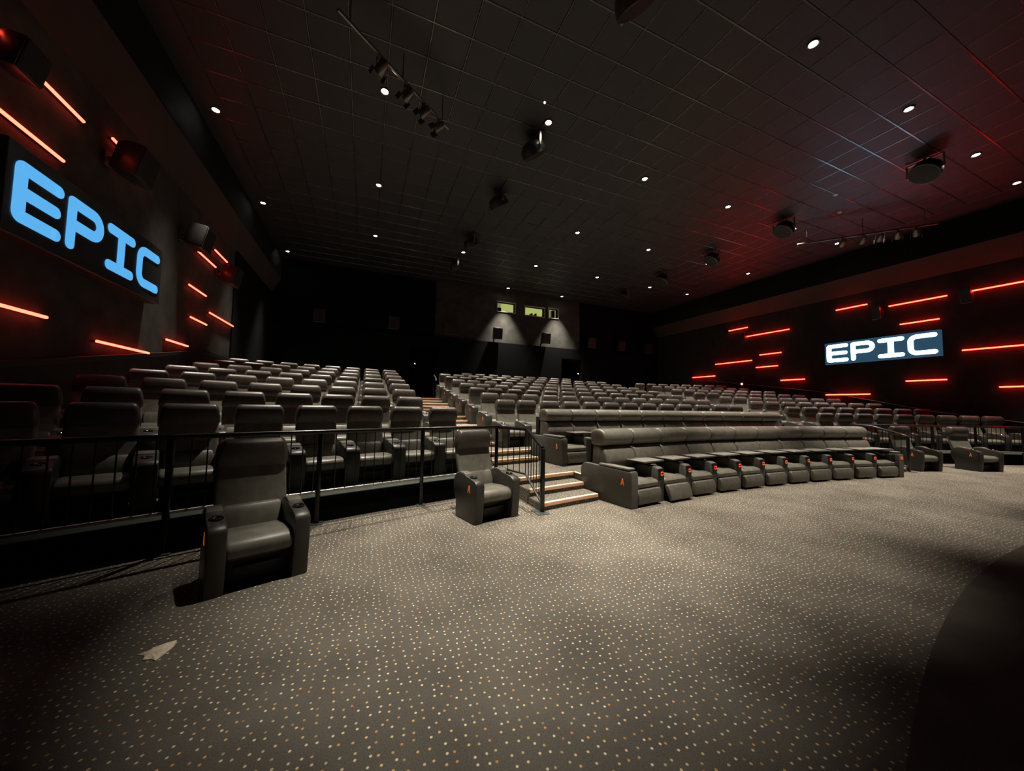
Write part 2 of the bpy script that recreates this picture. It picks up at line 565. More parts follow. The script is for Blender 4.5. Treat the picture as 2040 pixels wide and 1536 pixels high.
# ceiling: slab, tiles, grid bars
bm = bmesh.new()
rbox(bm, ((XL + XR) / 2, (YB + YF) / 2, ZC + 0.15), (XR - XL, YB - YF, 0.2))
ceil = struct(obj('ceiling', finish(bm, 'ceiling', 'tile')), 'dark suspended ceiling with square tiles in a metal grid', 'ceiling')
GX0, GX1, GY0, GY1 = 0.1527 - 0.6 * 5, 0.1527 + 0.6 * 25, 0.393 - 0.598 * 8, 0.393 + 0.598 * 26
TX, TY = 0.6, 0.598
bm = bmesh.new()
rbox(bm, (0, 0, 0), (TX - 0.020, TY - 0.020, 0.046), 0.006, 1)
tile_me = finish(bm, 'ceiling_tile', 'tile')
tiles = []
nx, ny = 30, 34
for i in range(nx):
    for j in range(ny):
        x, y = GX0 + (i + 0.5) * TX, GY0 + (j + 0.5) * TY
        cs = [to_px((x + a * TX / 2, y + b * TY / 2, ZC)) for a, b in ((-1, -1), (1, -1), (1, 1), (-1, 1))]
        area = 0
        if all(cs):
            cxp, cyp = sum(q[0] for q in cs) / 4, sum(q[1] for q in cs) / 4
            if 0 < cxp < 2040 and 0 < cyp < 1536:
                area = abs(sum(cs[k][0] * cs[(k + 1) % 4][1] - cs[(k + 1) % 4][0] * cs[k][1] for k in range(4))) / 2
        tiles.append((area, x, y))
tiles.sort(reverse=True)
for a, x, y in tiles[:300]:
    obj('ceiling_tile', tile_me, ceil, loc=(x, y, ZC + 0.028 + random.uniform(-0.001, 0.001)))
bm = bmesh.new()
for a, x, y in tiles[300:]:
    rbox(bm, (x, y, ZC + 0.028), (TX - 0.020, TY - 0.020, 0.046))
o = obj('ceiling_tiles_far', finish(bm, 'ceiling_tiles_far', 'tile'), ceil)
o['kind'] = 'stuff'
def bar_mesh(length, axis):
    bm = bmesh.new()
    s = (length, 0.030, 0.03) if axis == 'x' else (0.020, length, 0.03)
    rbox(bm, (0, 0, 0), s, 0.004, 1)
    return finish(bm, 'grid_bar', 'tbar')
bx_me, by_me = bar_mesh(GX1 - GX0, 'x'), bar_mesh(GY1 - GY0, 'y')
for i in range(nx + 1):
    obj('grid_bar', by_me, ceil, loc=(GX0 + i * TX, (GY0 + GY1) / 2, ZC + 0.014))
for j in range(ny + 1):
    obj('grid_bar', bx_me, ceil, loc=((GX0 + GX1) / 2, GY0 + j * TY, ZC + 0.0135))
bm = bmesh.new()
for a, b, c, e in ((GX1, 16.05, YF, YB), (-3.30, GX0, YF, YB), (GX0, GX1, GY1, YB), (GX0, GX1, YF, GY0)):
    rbox(bm, ((a + b) / 2, (c + e) / 2, ZC + 0.03), (b - a, e - c, 0.05))
obj('ceiling_border', finish(bm, 'ceiling_border', 'tile'), ceil)

# ------------------------------------------------------------------ seating tiers
def tz(k):
    return 0.26 if k == 0 else 0.43 + 0.172 * (k - 1)
def rp(k):
    return 21.36 + 1.04 * (k - 1)
XA, XB = XL + 0.002, XR - 0.002
TIER_LETTER = 'BCDEFGHI'
bm = bmesh.new()
slab(bm, 20.43, rp(1), XA, 1.98, 0, tz(0), 14)
slab(bm, 20.43, rp(1), mirx(1.98), XB, 0, tz(0), 14)
slab(bm, 19.97, rp(1), 1.98, 2.98, 0, tz(0), 4)
slab(bm, 19.97, rp(1), mirx(2.98), mirx(1.98), 0, tz(0), 4)
slab(bm, 19.79, rp(1), 2.98, mirx(2.98), 0, tz(0), 20)
struct(obj('seating_tier', finish(bm, 'tier', 'carpet')), 'carpeted lowest seating tier behind the front rail', 'floor tier')
for k in range(1, 8):
    bm = bmesh.new()
    if k < 7:
        slab(bm, rp(k), rp(k + 1), XA, XB, 0, tz(k), 48)
    else:
        slab(bm, rp(7), 40.0, XA, XB, 0, tz(7), 48, yb=YB - 0.12)
    struct(obj('seating_tier', finish(bm, 'tier', 'carpet')), 'carpeted seating tier carrying the %s row from the front' % ORD[k + 2], 'floor tier')
bm = bmesh.new()
slab(bm, 28.64, 40.0, 3.35, mirx(3.35), tz(7), 1.634, 20, yb=YB - 0.12)
struct(obj('seating_tier', finish(bm, 'tier', 'carpet')), 'carpeted topmost tier along the middle of back wall', 'floor tier')
# painted kerb + black fascia along the raised side blocks
for side in (0, 1):
    a, b = (XA, 1.93) if side == 0 else (mirx(1.93), XB)
    bm = bmesh.new()
    slab(bm, 20.405, 20.80, a, b, tz(0) - 0.002, tz(0) + 0.006, 16, mi=0)
    slab(bm, 20.40, 20.43, a, b, 0.0, tz(0) - 0.002, 16, mi=1)
    o = obj('trim_%d' % (3 + side), finish(bm, 'kerb', ['kerb', 'fascia']))
    struct(o, 'painted kerb with black face under the %s guard rail' % ('left' if side == 0 else 'right'), 'kerb')

# stairs: treads, nosings
def nosing(parent, R, xa, xb, z):
    bm = bmesh.new()
    slab(bm, R - 0.008, R + 0.038, xa, xb, z - 0.004, z + 0.005, 6, mi=0)
    slab(bm, R - 0.010, R - 0.001, xa, xb, z - 0.036, z - 0.004, 6, mi=1)
    obj('nosing', finish(bm, 'nosing', ['nosing_top', 'nosing_front']), parent)
def flight(side):
    nm = 'left' if side == 0 else 'right'
    f = (lambda a, b: (a, b)) if side == 0 else (lambda a, b: (mirx(b), mirx(a)))
    t = bpy.data.objects.new('stairs', None)
    col.objects.link(t)
    struct(t, 'carpeted %s aisle stairs with cream and orange nosings' % nm, 'stairs')
    steps = [(19.33, 19.68, 1.98, 2.96, 0.0, 0.087), (19.66, 20.0, 1.98, 2.96, 0.0, 0.174)]
    for R0, R1, xa, xb, z0, z1 in steps:
        a, b = f(xa, xb)
        bm = bmesh.new()
        slab(bm, R0, R1, a, b, z0, z1, 4)
        s = obj('step', finish(bm, 'step', 'carpet'), t)
        a, b = f(xa + 0.03, xb - 0.01)
        nosing(s, R0, a, b, z1)
    # top of first flight and the short return behind the front row
    a, b = f(2.0, 2.97)
    bm = bmesh.new()
    slab(bm, 19.965, 20.3, a, b, tz(0) - 0.03, tz(0) + 0.001, 4)
    s = obj('step', finish(bm, 'step', 'carpet'), t)
    nosing(s, 19.965, a, b, tz(0) + 0.001)
    bm = bmesh.new()
    x0 = 2.985 if side == 0 else mirx(2.985)
    y0, y1 = arc_y(19.79, x0), arc_y(19.97, x0)
    rbox(bm, (x0 + (0.02 if side == 0 else -0.02), (y0 + y1) / 2, tz(0) + 0.002), (0.045, y1 - y0, 0.006), mi=0)
    obj('nosing', finish(bm, 'nosing', ['nosing_top', 'nosing_front']), t)
    for k in range(1, 8):
        xa, xb = (1.98, 2.90) if k == 1 else (1.16, 2.50)
        a, b = f(xa, xb)
        zt = tz(k) - (tz(k) - tz(k - 1)) / 2
        bm = bmesh.new()
        slab(bm, rp(k) - 0.36, rp(k) + 0.01, a, b, tz(k - 1) - 0.02, zt, 4)
        s = obj('step', finish(bm, 'step', 'carpet'), t)
        nosing(s, rp(k) - 0.36, a, b, zt)
        bm = bmesh.new()
        slab(bm, rp(k) - 0.001, rp(k) + 0.3, a, b, tz(k) - 0.03, tz(k) + 0.001, 4)
        s = obj('step', finish(bm, 'step', 'carpet'), t)
        nosing(s, rp(k) - 0.001, a, b, tz(k) + 0.001)
flight(0)
flight(1)

# sloping wall trims
def wall_trim(nm, pts, x, sgn, rad, label, m):
    bm = bmesh.new()
    for (ya, za), (yb_, zb) in zip(pts, pts[1:]):
        L = sqrt((yb_ - ya) ** 2 + (zb - za) ** 2)
        ang = atan2(zb - za, yb_ - ya)
        mx = Matrix.Translation((x, (ya + yb_) / 2, (za + zb) / 2)) @ Matrix.Rotation(ang, 4, 'X')
        rbox(bm, (0, 0, 0), (rad[0], L + 0.02, rad[1]), 0.004, 1, mx)
    struct(obj(nm, finish(bm, nm, m)), label, 'trim')
wall_trim('trim_5', [(-1, 0.62), (5.5, 1.58), (7.1, 1.84), (10.6, 2.40), (12.45, 2.42)], XL + 0.03, 1, (0.06, 0.075), 'black sloping dado trim rising along the left wall', 'trim')
wall_trim('trim_6', [(-1, 0.30), (3.55, 1.05), (5.2, 1.32), (8.0, 2.0), (11.2, 2.48), (13.05, 2.74)], XR - 0.02, -1, (0.04, 0.022), 'thin sloping metal trim rising along the right wall', 'trim_steel')

# ================================================================== CHAIRS
def curve_y(z):
    return 0.03 + 0.155 * max(0.0, (z - 0.26)) / 0.69

def make_chair_meshes():
    D = {}
    # seat (row) and seat (freestanding)
    for key, wd in (('seat', 0.425), ('seat_free', 0.385)):
        bm = bmesh.new()
        prof = [(-0.385, 0.215), (-0.405, 0.25), (-0.405, 0.285), (-0.385, 0.315), (-0.34, 0.332), (-0.20, 0.335), (-0.05, 0.322), (0.06, 0.312), (0.07, 0.21)]
        prism(bm, prof, -wd / 2, wd / 2, 0.022, 3)
        D[key] = finish(bm, key, 'leather', True)
    # seat pan / base
    for key, wd in (('base', 0.40), ('base_free', 0.37)):
        bm = bmesh.new()
        rbox(bm, (0, -0.15, 0.10), (wd, 0.26, 0.19), 0.01)
        rbox(bm, (0, -0.315, 0.225), (wd + 0.04, 0.14, 0.05), 0.012)
        rbox(bm, (0, -0.30, 0.125), (wd - 0.10, 0.05, 0.018), 0.005)
        D[key] = finish(bm, key, 'plastic', True)
    # lower back, leaning back
    bm = bmesh.new()
    secs = []
    BK = ((0.27, 0.40, 0.00, 0.06), (0.29, 0.435, -0.022, 0.08), (0.40, 0.455, 0.015, 0.11), (0.52, 0.465, 0.062, 0.145), (0.66, 0.47, 0.112, 0.18), (0.80, 0.455, 0.135, 0.21), (0.90, 0.42, 0.15, 0.215), (0.925, 0.38, 0.165, 0.205))
    for z, wd, f_, b_ in BK:
        cy, dp = (f_ + b_) / 2, b_ - f_
        secs.append([(x, y + cy + (0.014 * (1 - (2 * x / wd) ** 2) if y < 0 else 0), z) for x, y in rrect(wd, dp, min(0.03, dp * 0.45))])
    loft(bm, secs)
    D['backrest'] = finish(bm, 'backrest', 'leather', True)
    # stitched lower cushion band
    bm = bmesh.new()
    secs = []
    for z, wd, f_ in ((0.30, 0.34, -0.012), (0.315, 0.375, -0.030), (0.36, 0.385, -0.022), (0.41, 0.385, -0.004), (0.455, 0.375, 0.020), (0.47, 0.34, 0.038)):
        secs.append([(x, y + f_ + 0.03, z) for x, y in rrect(wd, 0.06, 0.012)])
    loft(bm, secs)
    D['lumbar'] = finish(bm, 'lumbar', 'leather', True)
    # head pad leaning forward over the back, arched lower edge
    bm = bmesh.new()
    secs = []
    lev = ((0.715, 0.42, 0.140, 0.19), (0.722, 0.455, 0.118, 0.205), (0.757, 0.478, 0.098, 0.215), (0.82, 0.472, 0.082, 0.22), (0.88, 0.455, 0.078, 0.22), (0.918, 0.435, 0.085, 0.212), (0.943, 0.41, 0.108, 0.20), (0.951, 0.375, 0.128, 0.185))
    for z, wd, f_, b_ in lev:
        sec = []
        cy, dp = (f_ + b_) / 2, b_ - f_
        for x, y in rrect(wd, dp, min(0.035, dp * 0.45), 5):
            zz = z
            if z < 0.80:
                zz += 0.038 * (1 - (2 * x / 0.48) ** 2) * (0.80 - z) / 0.085
            sec.append((x, y + cy, zz))
        secs.append(sec)
    loft(bm, secs)
    D['headrest'] = finish(bm, 'headrest', 'leather_shaded', True)
    # arm: rounded upper body on a post that reaches the floor
    for key, wd in (('arm', 0.166), ('arm_free', 0.105)):
        bm = bmesh.new()
        prof = [(0.04, 0.20), (0.075, 0.28), (0.085, 0.36), (0.065, 0.43), (0.02, 0.475), (-0.05, 0.495), (-0.14, 0.49), (-0.19, 0.478),
                (-0.30, 0.462), (-0.37, 0.448), (-0.405, 0.43), (-0.42, 0.40), (-0.415, 0.20), (-0.395, 0.0), (0.02, 0.0), (0.02, 0.18)]
        prism(bm, prof, -wd / 2, wd / 2, 0.014, 2)
        D[key] = finish(bm, key, 'arm', True)
        bm = bmesh.new()
        prof = [(0.05, 0.452), (0.02, 0.482), (-0.05, 0.506), (-0.13, 0.504), (-0.175, 0.492), (-0.182, 0.478), (-0.05, 0.47)]
        prism(bm, prof, -wd / 2 + 0.006, wd / 2 - 0.006, 0.010, 2)
        D[key + '_pad'] = finish(bm, 'arm_pad', 'leather', True)
    # cup holder: dark well with raised rim and two bright glints of the metal ring
    bm = bmesh.new()
    tilt = Matrix.Translation((0, -0.275, 0.463)) @ Matrix.Rotation(radians(7), 4, 'X')
    lathe(bm, [(0.0, 0.0035), (0.030, 0.0035), (0.033, 0.010), (0.040, 0.010), (0.043, 0.0), (0.0, -0.01)], 16, 0, tilt)
    D['cup'] = finish(bm, 'cup_holder', 'cup', True)
    bm = bmesh.new()
    tilt2 = Matrix.Translation((0, -0.275, 0.468)) @ Matrix.Rotation(radians(7), 4, 'X')
    lathe(bm, [(0.022, 0.0), (0.026, 0.004), (0.029, 0.0), (0.022, 0.0)], 12, 0, tilt2)
    D['cup_ring'] = finish(bm, 'cup_ring', 'chrome', True)
    # side fin seen on the end of a row
    return D
CH = make_chair_meshes()
LETTERS = {c: text_mesh(c, 0.125, 0.62, 'letter') for c in 'ABCDEFGHI'}
LROT = Matrix(((0, 0, -1), (-1, 0, 0), (0, 1, 0))).to_euler()

def add_arm(t, x, free=False):
    k = 'arm_free' if free else 'arm'
    a = obj('armrest', CH[k], t, loc=(x, 0, 0))
    obj('arm_pad', CH[k + '_pad'], a)
    c = obj('cup_holder', CH['cup'], a)
    obj('cup_ring', CH['cup_ring'], a)
    return a

def add_letter(t, ch, x, y=-0.28, z=0.34, s=1.0):
    o = obj('row_letter', LETTERS[ch], t, loc=(x, y, z), rot=LROT)
    o.scale = (s, s, s)
    o['label'] = 'orange letter ' + ch
    return o

def chair(x, y, z, rz, label, group, arms=('l',), letter=None, free=False):
    t = thing('cinema_chair', label, 'chair', (x, y, z), rz, group)
    obj('seat', CH['seat_free' if free else 'seat'], t)
    obj('base', CH['base_free' if free else 'base'], t)
    b = obj('backrest', CH['backrest'], t)
    obj('lumbar_cushion', CH['lumbar'], b)
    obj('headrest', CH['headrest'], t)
    ax = 0.240 if free else 0.2965
    if 'l' in arms:
        add_arm(t, -ax, free)
    if 'r' in arms:
        add_arm(t, ax, free)
    if letter:
        add_letter(t, letter, -ax - (0.0535 if free else 0.084), -0.27, 0.345, 0.9)
    return t

def chair_on_row(k, x, label, group, **kw):
    R = 21.31 + 1.04 * k - 0.16
    th = asin((x - CX) / R)
    z = tz(k) if k < 8 else 1.634
    return chair(CX + R * sin(th), CY + R * cos(th), z, -th, label, group, **kw)

def visible(x, y, z):
    p = to_px((x, y, z))
    return p is not None and -60 < p[0] < 2100 and -60 < p[1] < 1600

P = 0.593
ROWNAME = ['front', 'second', 'third', 'fourth', 'fifth', 'sixth', 'seventh', 'back']
for k in range(8):
    R = 21.31 + 1.04 * k
    # left block, counted from the stairs towards the wall
    x0 = 1.20 if k == 0 else 0.79
    th = asin((x0 - CX) / R)
    n = 9 if k == 0 else 8
    for i in range(n):
        x = CX + R * sin(th - i * P / R)
        if x < XL + 0.30:
            break
        if not visible(x, arc_y(R, x), tz(k) + 0.9):
            continue
        last = (x - P < XL + 0.30) or i == n - 1
        chair_on_row(k, x, 'dark leather cinema chair, %s from the stairs in %s row of left block' % (ORD[i + 1], ROWNAME[k]),
                     'cinema chairs of the left block', arms=('l', 'r') if i == 0 else ('l',))
    # right block, counted from the right stairs towards the right wall
    x0 = mirx(1.20) if k == 0 else mirx(0.86)
    th = asin((x0 - CX) / R)
    for i in range(n):
        x = CX + R * sin(th + i * P / R)
        if x > XR - 0.30:
            break
        last = (x + P > XR - 0.30)
        chair_on_row(k, x, 'dark leather cinema chair, %s from the stairs in %s row of right block' % (ORD[i + 1], ROWNAME[k]),
                     'cinema chairs of the right block', arms=('l', 'r') if last or i == n - 1 else ('l',))
CENTRE = [-3.57, -3.04] + [0.605 * i for i in range(-4, 5)] + [3.04, 3.57]
for k in range(1, 8):
    for i, dx in enumerate(CENTRE):
        chair_on_row(k, CX + dx, 'dark leather cinema chair, %s from the left in row %s of centre block' % (ORD[i + 1], TIER_LETTER[k]),
                     'cinema chairs of the centre block', arms=('l', 'r') if i == len(CENTRE) - 1 else ('l',), letter=TIER_LETTER[k] if i == 0 else None)
for i in range(9):
    chair_on_row(8, CX + 0.605 * (i - 4), 'dark leather cinema chair, %s from the left in topmost back row of centre block' % ORD[i + 1],
                 'cinema chairs of the centre block', arms=('l', 'r') if i == 8 else ('l',))
# four freestanding chairs on the flat floor
for (x, y), lab in (((-0.755, 3.30), 'large freestanding dark leather chair nearest the camera before the left rail'),
                    ((1.28, 4.06), 'freestanding dark leather chair with orange A beside the left stair railing'),
                    ((11.46, 4.04), 'freestanding dark leather chair beside the right stair railing'),
                    ((12.86, 3.58), 'freestanding dark leather chair with orange A nearest the right wall')):
    chair(x, y, 0.0, -atan2(x - CX, y - CY), lab, 'freestanding front chairs', arms=('l', 'r'), letter='A', free=True)

# ------------------------------------------------------------------ reclining loungers with trays (rows A and B)
LP = 0.612
def lounger_meshes():
    D = {}
    def loft_x(secs_fn, wd, bevel):   # yz outline extruded with rounded ends
        bm = bmesh.new()
        prism(bm, secs_fn, -wd / 2, wd / 2, bevel, 3)
        return bm
    roll = [(0.13, 0.712), (0.085, 0.728), (0.050, 0.765), (0.036, 0.815), (0.044, 0.865), (0.075, 0.91), (0.12, 0.937), (0.18, 0.947), (0.24, 0.945), (0.30, 0.92), (0.325, 0.87), (0.32, 0.72), (0.22, 0.71)]
    D['headrest'] = finish(loft_x(roll, LP - 0.014, 0.034), 'headrest', 'leather', True)
    low = [(0.06, 0.400), (0.018, 0.425), (-0.008, 0.475), (-0.006, 0.535), (0.020, 0.61), (0.060, 0.67), (0.105, 0.705), (0.15, 0.72), (0.28, 0.72), (0.30, 0.40), (0.10, 0.38)]
    D['backrest'] = finish(loft_x(low, LP - 0.018, 0.034), 'backrest', 'leather', True)
    lum = [(-0.03, 0.30), (-0.05, 0.34), (-0.03, 0.40), (0.02, 0.435), (0.12, 0.44), (0.14, 0.29)]
    D['lumbar'] = finish(loft_x(lum, LP - 0.14, 0.025), 'lumbar', 'leather', True)
    seat = [(-0.40, 0.205), (-0.425, 0.235), (-0.425, 0.275), (-0.40, 0.305), (-0.33, 0.32), (-0.10, 0.315), (0.06, 0.30), (0.06, 0.20)]
    D['seat'] = finish(loft_x(seat, LP - 0.145, 0.028), 'seat', 'leather', True)
    foot = [(-0.42, 0.215), (-0.455, 0.205), (-0.475, 0.15), (-0.47, 0.07), (-0.455, 0.03), (-0.42, 0.025), (-0.395, 0.05), (-0.385, 0.20)]
    D['footrest'] = finish(loft_x(foot, LP - 0.155, 0.018), 'footrest', 'leather', True)
    kick = [(-0.425, 0.225), (-0.465, 0.215), (-0.495, 0.16), (-0.520, 0.07), (-0.520, 0.035), (-0.495, 0.02), (-0.465, 0.04), (-0.40, 0.20)]
    D['footrest_out'] = finish(loft_x(kick, LP - 0.155, 0.018), 'footrest_out', 'leather', True)
    bm = bmesh.new()
    rbox(bm, (0, 0.04, 0.10), (LP - 0.16, 0.66, 0.19), 0.01)
    rbox(bm, (0, 0.35, 0.40), (LP - 0.004, 0.10, 0.79), 0.012)
    D['base'] = finish(bm, 'base', 'plastic', True)
    # console between seats
    bm = bmesh.new()
    prism(bm, [(0.10, 0.0), (0.10, 0.44), (-0.20, 0.462), (-0.36, 0.455), (-0.40, 0.435), (-0.41, 0.38), (-0.40, 0.0)], -0.062, 0.062, 0.012, 2)
    D['console'] = finish(bm, 'armrest', 'shell', True)
    # big end panel, rounded rear top corner
    bm = bmesh.new()
    pan = [(-0.47, 0.0), (-0.475, 0.42), (-0.46, 0.452), (0.30, 0.462)]
    for i in range(7):
        a = pi / 2 - (pi / 2) * i / 6
        pan.append((0.34 + 0.10 * cos(a), 0.362 + 0.10 * sin(a)))
    pan += [(0.44, 0.0)]
    prism(bm, pan, -0.062, 0.062, 0.010, 2)
    D['end_panel'] = finish(bm, 'end_panel', 'shell', True)
    bm = bmesh.new()
    rbox(bm, (0, -0.17, 0.478), (0.115, 0.52, 0.028), 0.010, 2)
    D['arm_cap'] = finish(bm, 'arm_cap', 'tray', True)
    # swivel tray: two leaves, slot, post
    bm = bmesh.new()
    for (xa, xb) in ((-0.215, 0.075), (0.080, 0.205)):
        prism(bm, [(-0.315, 0.513), (-0.315, 0.531), (0.05, 0.531), (0.05, 0.513)], xa, xb, 0.004, 1)
    D['tray'] = finish(bm, 'tray', 'tray', True)
    bm = bmesh.new()
    rbox(bm, (-0.10, -0.01, 0.5325), (0.115, 0.022, 0.004), 0.0018, 1)
    D['tray_slot'] = finish(bm, 'tray_slot', 'cup', False)
    bm = bmesh.new()
    tube(bm, [(0, -0.20, 0.43), (0, -0.20, 0.514)], 0.03, 12)
    rbox(bm, (0, -0.36, 0.36), (0.12, 0.10, 0.16), 0.01)
    D['tray_post'] = finish(bm, 'tray_post', 'plastic', True)
    # ring of four red button lights
    bm = bmesh.new()
    for q in range(4):
        a0 = q * pi / 2 + 0.26
        pts_o = [(0.028 * cos(a0 + j * 1.05 / 4), 0.028 * sin(a0 + j * 1.05 / 4)) for j in range(5)]
        pts_i = [(0.018 * cos(a0 + j * 1.05 / 4), 0.018 * sin(a0 + j * 1.05 / 4)) for j in range(5)]
        lo = [bm.verts.new((x, 0, z)) for x, z in pts_o + pts_i[::-1]]
        hi = [bm.verts.new((x, -0.004, z)) for x, z in pts_o + pts_i[::-1]]
        fs = [bm.faces.new(hi), bm.faces.new(lo[::-1])]
        m = len(lo)
        for j in range(m):
            fs.append(bm.faces.new((lo[j], lo[(j + 1) % m], hi[(j + 1) % m], hi[j])))
        bmesh.ops.recalc_face_normals(bm, faces=fs)
    D['buttons'] = finish(bm, 'buttons', 'button')
    return D
LG = lounger_meshes()
def lounger_row(R, z, cx, n, letter, rowlab):
    for i in range(n):
        th = (cx - CX) / R + (i - (n - 1) / 2) * LP / R
        t = thing('recliner_seat', 'dark leather recliner, %s from the left in %s' % (ORD[i + 1], rowlab), 'recliner',
                  (CX + R * sin(th), CY + R * cos(th), z), -th, 'recliners of the front centre rows')
        obj('base', LG['base'], t)
        obj('seat', LG['seat'], t)
        b = obj('backrest', LG['backrest'], t)
        obj('lumbar_cushion', LG['lumbar'], b)
        obj('headrest', LG['headrest'], t)
        out = (letter == 'A' and i in (1,))
        f = obj('footrest', LG['footrest_out' if out else 'footrest'], t)
        if out:
            f['label'] = 'footrest tipped slightly forward'
        if i == 0:
            p = obj('end_panel', LG['end_panel'], t, loc=(-LP / 2, 0, 0))
            obj('arm_cap', LG['arm_cap'], p)
            l = add_letter(t, letter, -LP / 2 - 0.064, -0.33, 0.31, 1.0)
        # console on the right side with tray and control lights
        a = obj('end_panel' if i == n - 1 else 'armrest', LG['end_panel' if i == n - 1 else 'console'], t, loc=(LP / 2, 0, 0))
        if i == n - 1:
            obj('arm_cap', LG['arm_cap'], a)
        pos = obj('tray_post', LG['tray_post'], t, loc=(LP / 2 - (0.10 if i == n - 1 else 0.0), 0, 0))
        tr = obj('tray', LG['tray'], t, loc=(LP / 2 - (0.14 if i == n - 1 else 0.0) + random.uniform(-0.01, 0.01), random.uniform(-0.012, 0.012), 0))
        tr.rotation_euler = (0, 0, radians(random.uniform(-2.5, 2.5)))
        obj('tray_slot', LG['tray_slot'], tr)
        bt = obj('control_lights', LG['buttons'], t, loc=(LP / 2 - (0.0 if i == n - 1 else 0.0), -0.478 if i == n - 1 else -0.418, 0.375))
        bt['label'] = 'ring of four red lights'
lounger_row(19.28, 0.0, 6.42, 11, 'A', 'frontmost row of trays')
lounger_row(20.92, tz(0), 6.42, 11, 'B', 'second row of trays')

# ================================================================== RAILINGS
def railing(side):
    nm = 'left' if side == 0 else 'right'
    mx = (lambda x: x) if side == 0 else mirx
    t = thing('guard_railing', 'black metal guard railing with thin balusters before the %s block' % nm, 'railing')
    RR = 20.36
    zt_, zb_ = 0.94, 0.325
    xs = [XA + 0.06 + (1.80 - XA - 0.06) * i / 30 for i in range(31)]
    run = [(mx(x), arc_y(RR, x), zt_) for x in xs]
    corner = run[-1]
    knee = (mx(2.03), 4.34, 0.935)
    newel = (mx(1.985), 3.79, 0.76)
    bm = bmesh.new()
    tube(bm, run + [knee, (mx(1.985), 3.80, 0.755)], 0.024, 10)
    obj('top_rail', finish(bm, 'top_rail', 'rail', True), t)
    # bottom rails
    bm = bmesh.new()
    tube(bm, [(p[0], p[1], zb_) for p in run], 0.014, 8)
    obj('bottom_rail', finish(bm, 'bottom_rail', 'steel', True), t)
    bm = bmesh.new()
    tube(bm, [(mx(1.82), 4.83, 0.36), (mx(2.03), 4.36, 0.34), (mx(1.985), 3.80, 0.10)], 0.015, 8)
    obj('bottom_rail', finish(bm, 'bottom_rail', 'trim_steel', True), t)
    # posts
    px_ = [-2.50, -1.46, -0.41, 0.69, 1.78]
    for x in px_:
        bm = bmesh.new()
        y = arc_y(RR, x)
        rbox(bm, (mx(x), y, 0.46), (0.046, 0.046, 0.92), 0.012)
        p = obj('post', finish(bm, 'post', 'rail', True), t)
        bm = bmesh.new()
        rbox(bm, (mx(x), y, 0.006), (0.11, 0.11, 0.012), 0.003, 1)
        obj('base_plate', finish(bm, 'base_plate', 'kerb'), p)
    bm = bmesh.new()
    rbox(bm, (mx(1.985), 3.79, 0.375), (0.05, 0.05, 0.75), 0.014)
    p = obj('post', finish(bm, 'post', 'rail', True), t)
    bm = bmesh.new()
    rbox(bm, (mx(1.965), 3.80, 0.004), (0.16, 0.22, 0.008), 0.003, 1)
    obj('base_plate', finish(bm, 'base_plate', 'kerb'), p)
    # balusters
    bm = bmesh.new()
    tube(bm, [(0, 0, 0), (0, 0, zt_ - zb_)], 0.0055, 6)
    me = finish(bm, 'baluster', 'rail', True)
    x = XA + 0.15
    while x < 1.75:
        if all(abs(x - q) > 0.05 for q in px_):
            obj('baluster', me, t, loc=(mx(x), arc_y(RR, x), zb_))
        x += 0.098
    for i in range(1, 11):
        f = i / 11.0
        if f < 0.47:
            g = f / 0.47
            a = Vector((1.80, 4.86, 0)).lerp(Vector((2.03, 4.34, 0)), g)
            lo, hi = 0.355 + (0.34 - 0.355) * g, 0.935
        else:
            g = (f - 0.47) / 0.53
            a = Vector((2.03, 4.34, 0)).lerp(Vector((1.985, 3.80, 0)), g)
            lo, hi = 0.34 - 0.24 * g, 0.935 - 0.18 * g
        bm = bmesh.new()
        tube(bm, [(mx(a.x), a.y, lo), (mx(a.x), a.y, hi)], 0.0055, 6)
        obj('baluster', finish(bm, 'baluster', 'rail', True), t)
railing(0)
railing(1)
# short handrails at the top of the stairs
for side in (0, 1):
    mx = (lambda x: x) if side == 0 else mirx
    t = thing('handrail', 'small metal handrail at the top of the %s stairs' % ('left' if side == 0 else 'right'), 'handrail')
    bm = bmesh.new()
    tube(bm, [(mx(2.62), 15.0, 2.46), (mx(2.62), 14.75, 2.46), (mx(2.62), 14.35, 2.30), (mx(2.62), 14.30, 2.20)], 0.022, 8)
    obj('rail', finish(bm, 'rail', 'steel', True), t)
    for y, zt2 in ((14.85, 2.45), (14.32, 2.25)):
        bm = bmesh.new()
        tube(bm, [(mx(2.62), y, 1.462), (mx(2.62), y, zt2)], 0.018, 8)
        obj('post', finish(bm, 'post', 'rail', True), t)

# ================================================================== LED STRIPS
def led(side, y0, y1, z, label):
    x = XL if side == 0 else XR
    s = 1 if side == 0 else -1
    L = y1 - y0
    t = thing('led_strip', label, 'light strip', (x, (y0 + y1) / 2, z), 0, 'glowing red wall strips')
    bm = bmesh.new()
    rbox(bm, (s * 0.02, 0, 0), (0.04, L, 0.022), 0.003, 1)
    obj('channel', finish(bm, 'channel', 'led_ch'), t)
    bm = bmesh.new()
    tube(bm, [(s * 0.055, -L / 2 + 0.01, 0), (s * 0.055, L / 2 - 0.01, 0)], 0.019, 10)
    obj('diffuser', finish(bm, 'diffuser', 'led' if side == 0 else 'led_r', True), t)
k = 1.035
def zs(z): return 1.25 + (z - 1.25) * k
led(0, 4.60 * k, 5.07 * k, zs(4.82), 'red light strip at the upper left corner of the picture')
led(0, 5.39 * k, 6.16 * k, zs(4.79), 'red light strip above the large blue sign, the higher of two')
led(0, 5.07 * k, 5.91 * k, zs(4.10), 'red light strip just above the large blue sign, the lower of two')
led(0, 6.69 * k, 7.60 * k, zs(4.96), 'red light strip mostly hidden behind a left wall speaker')
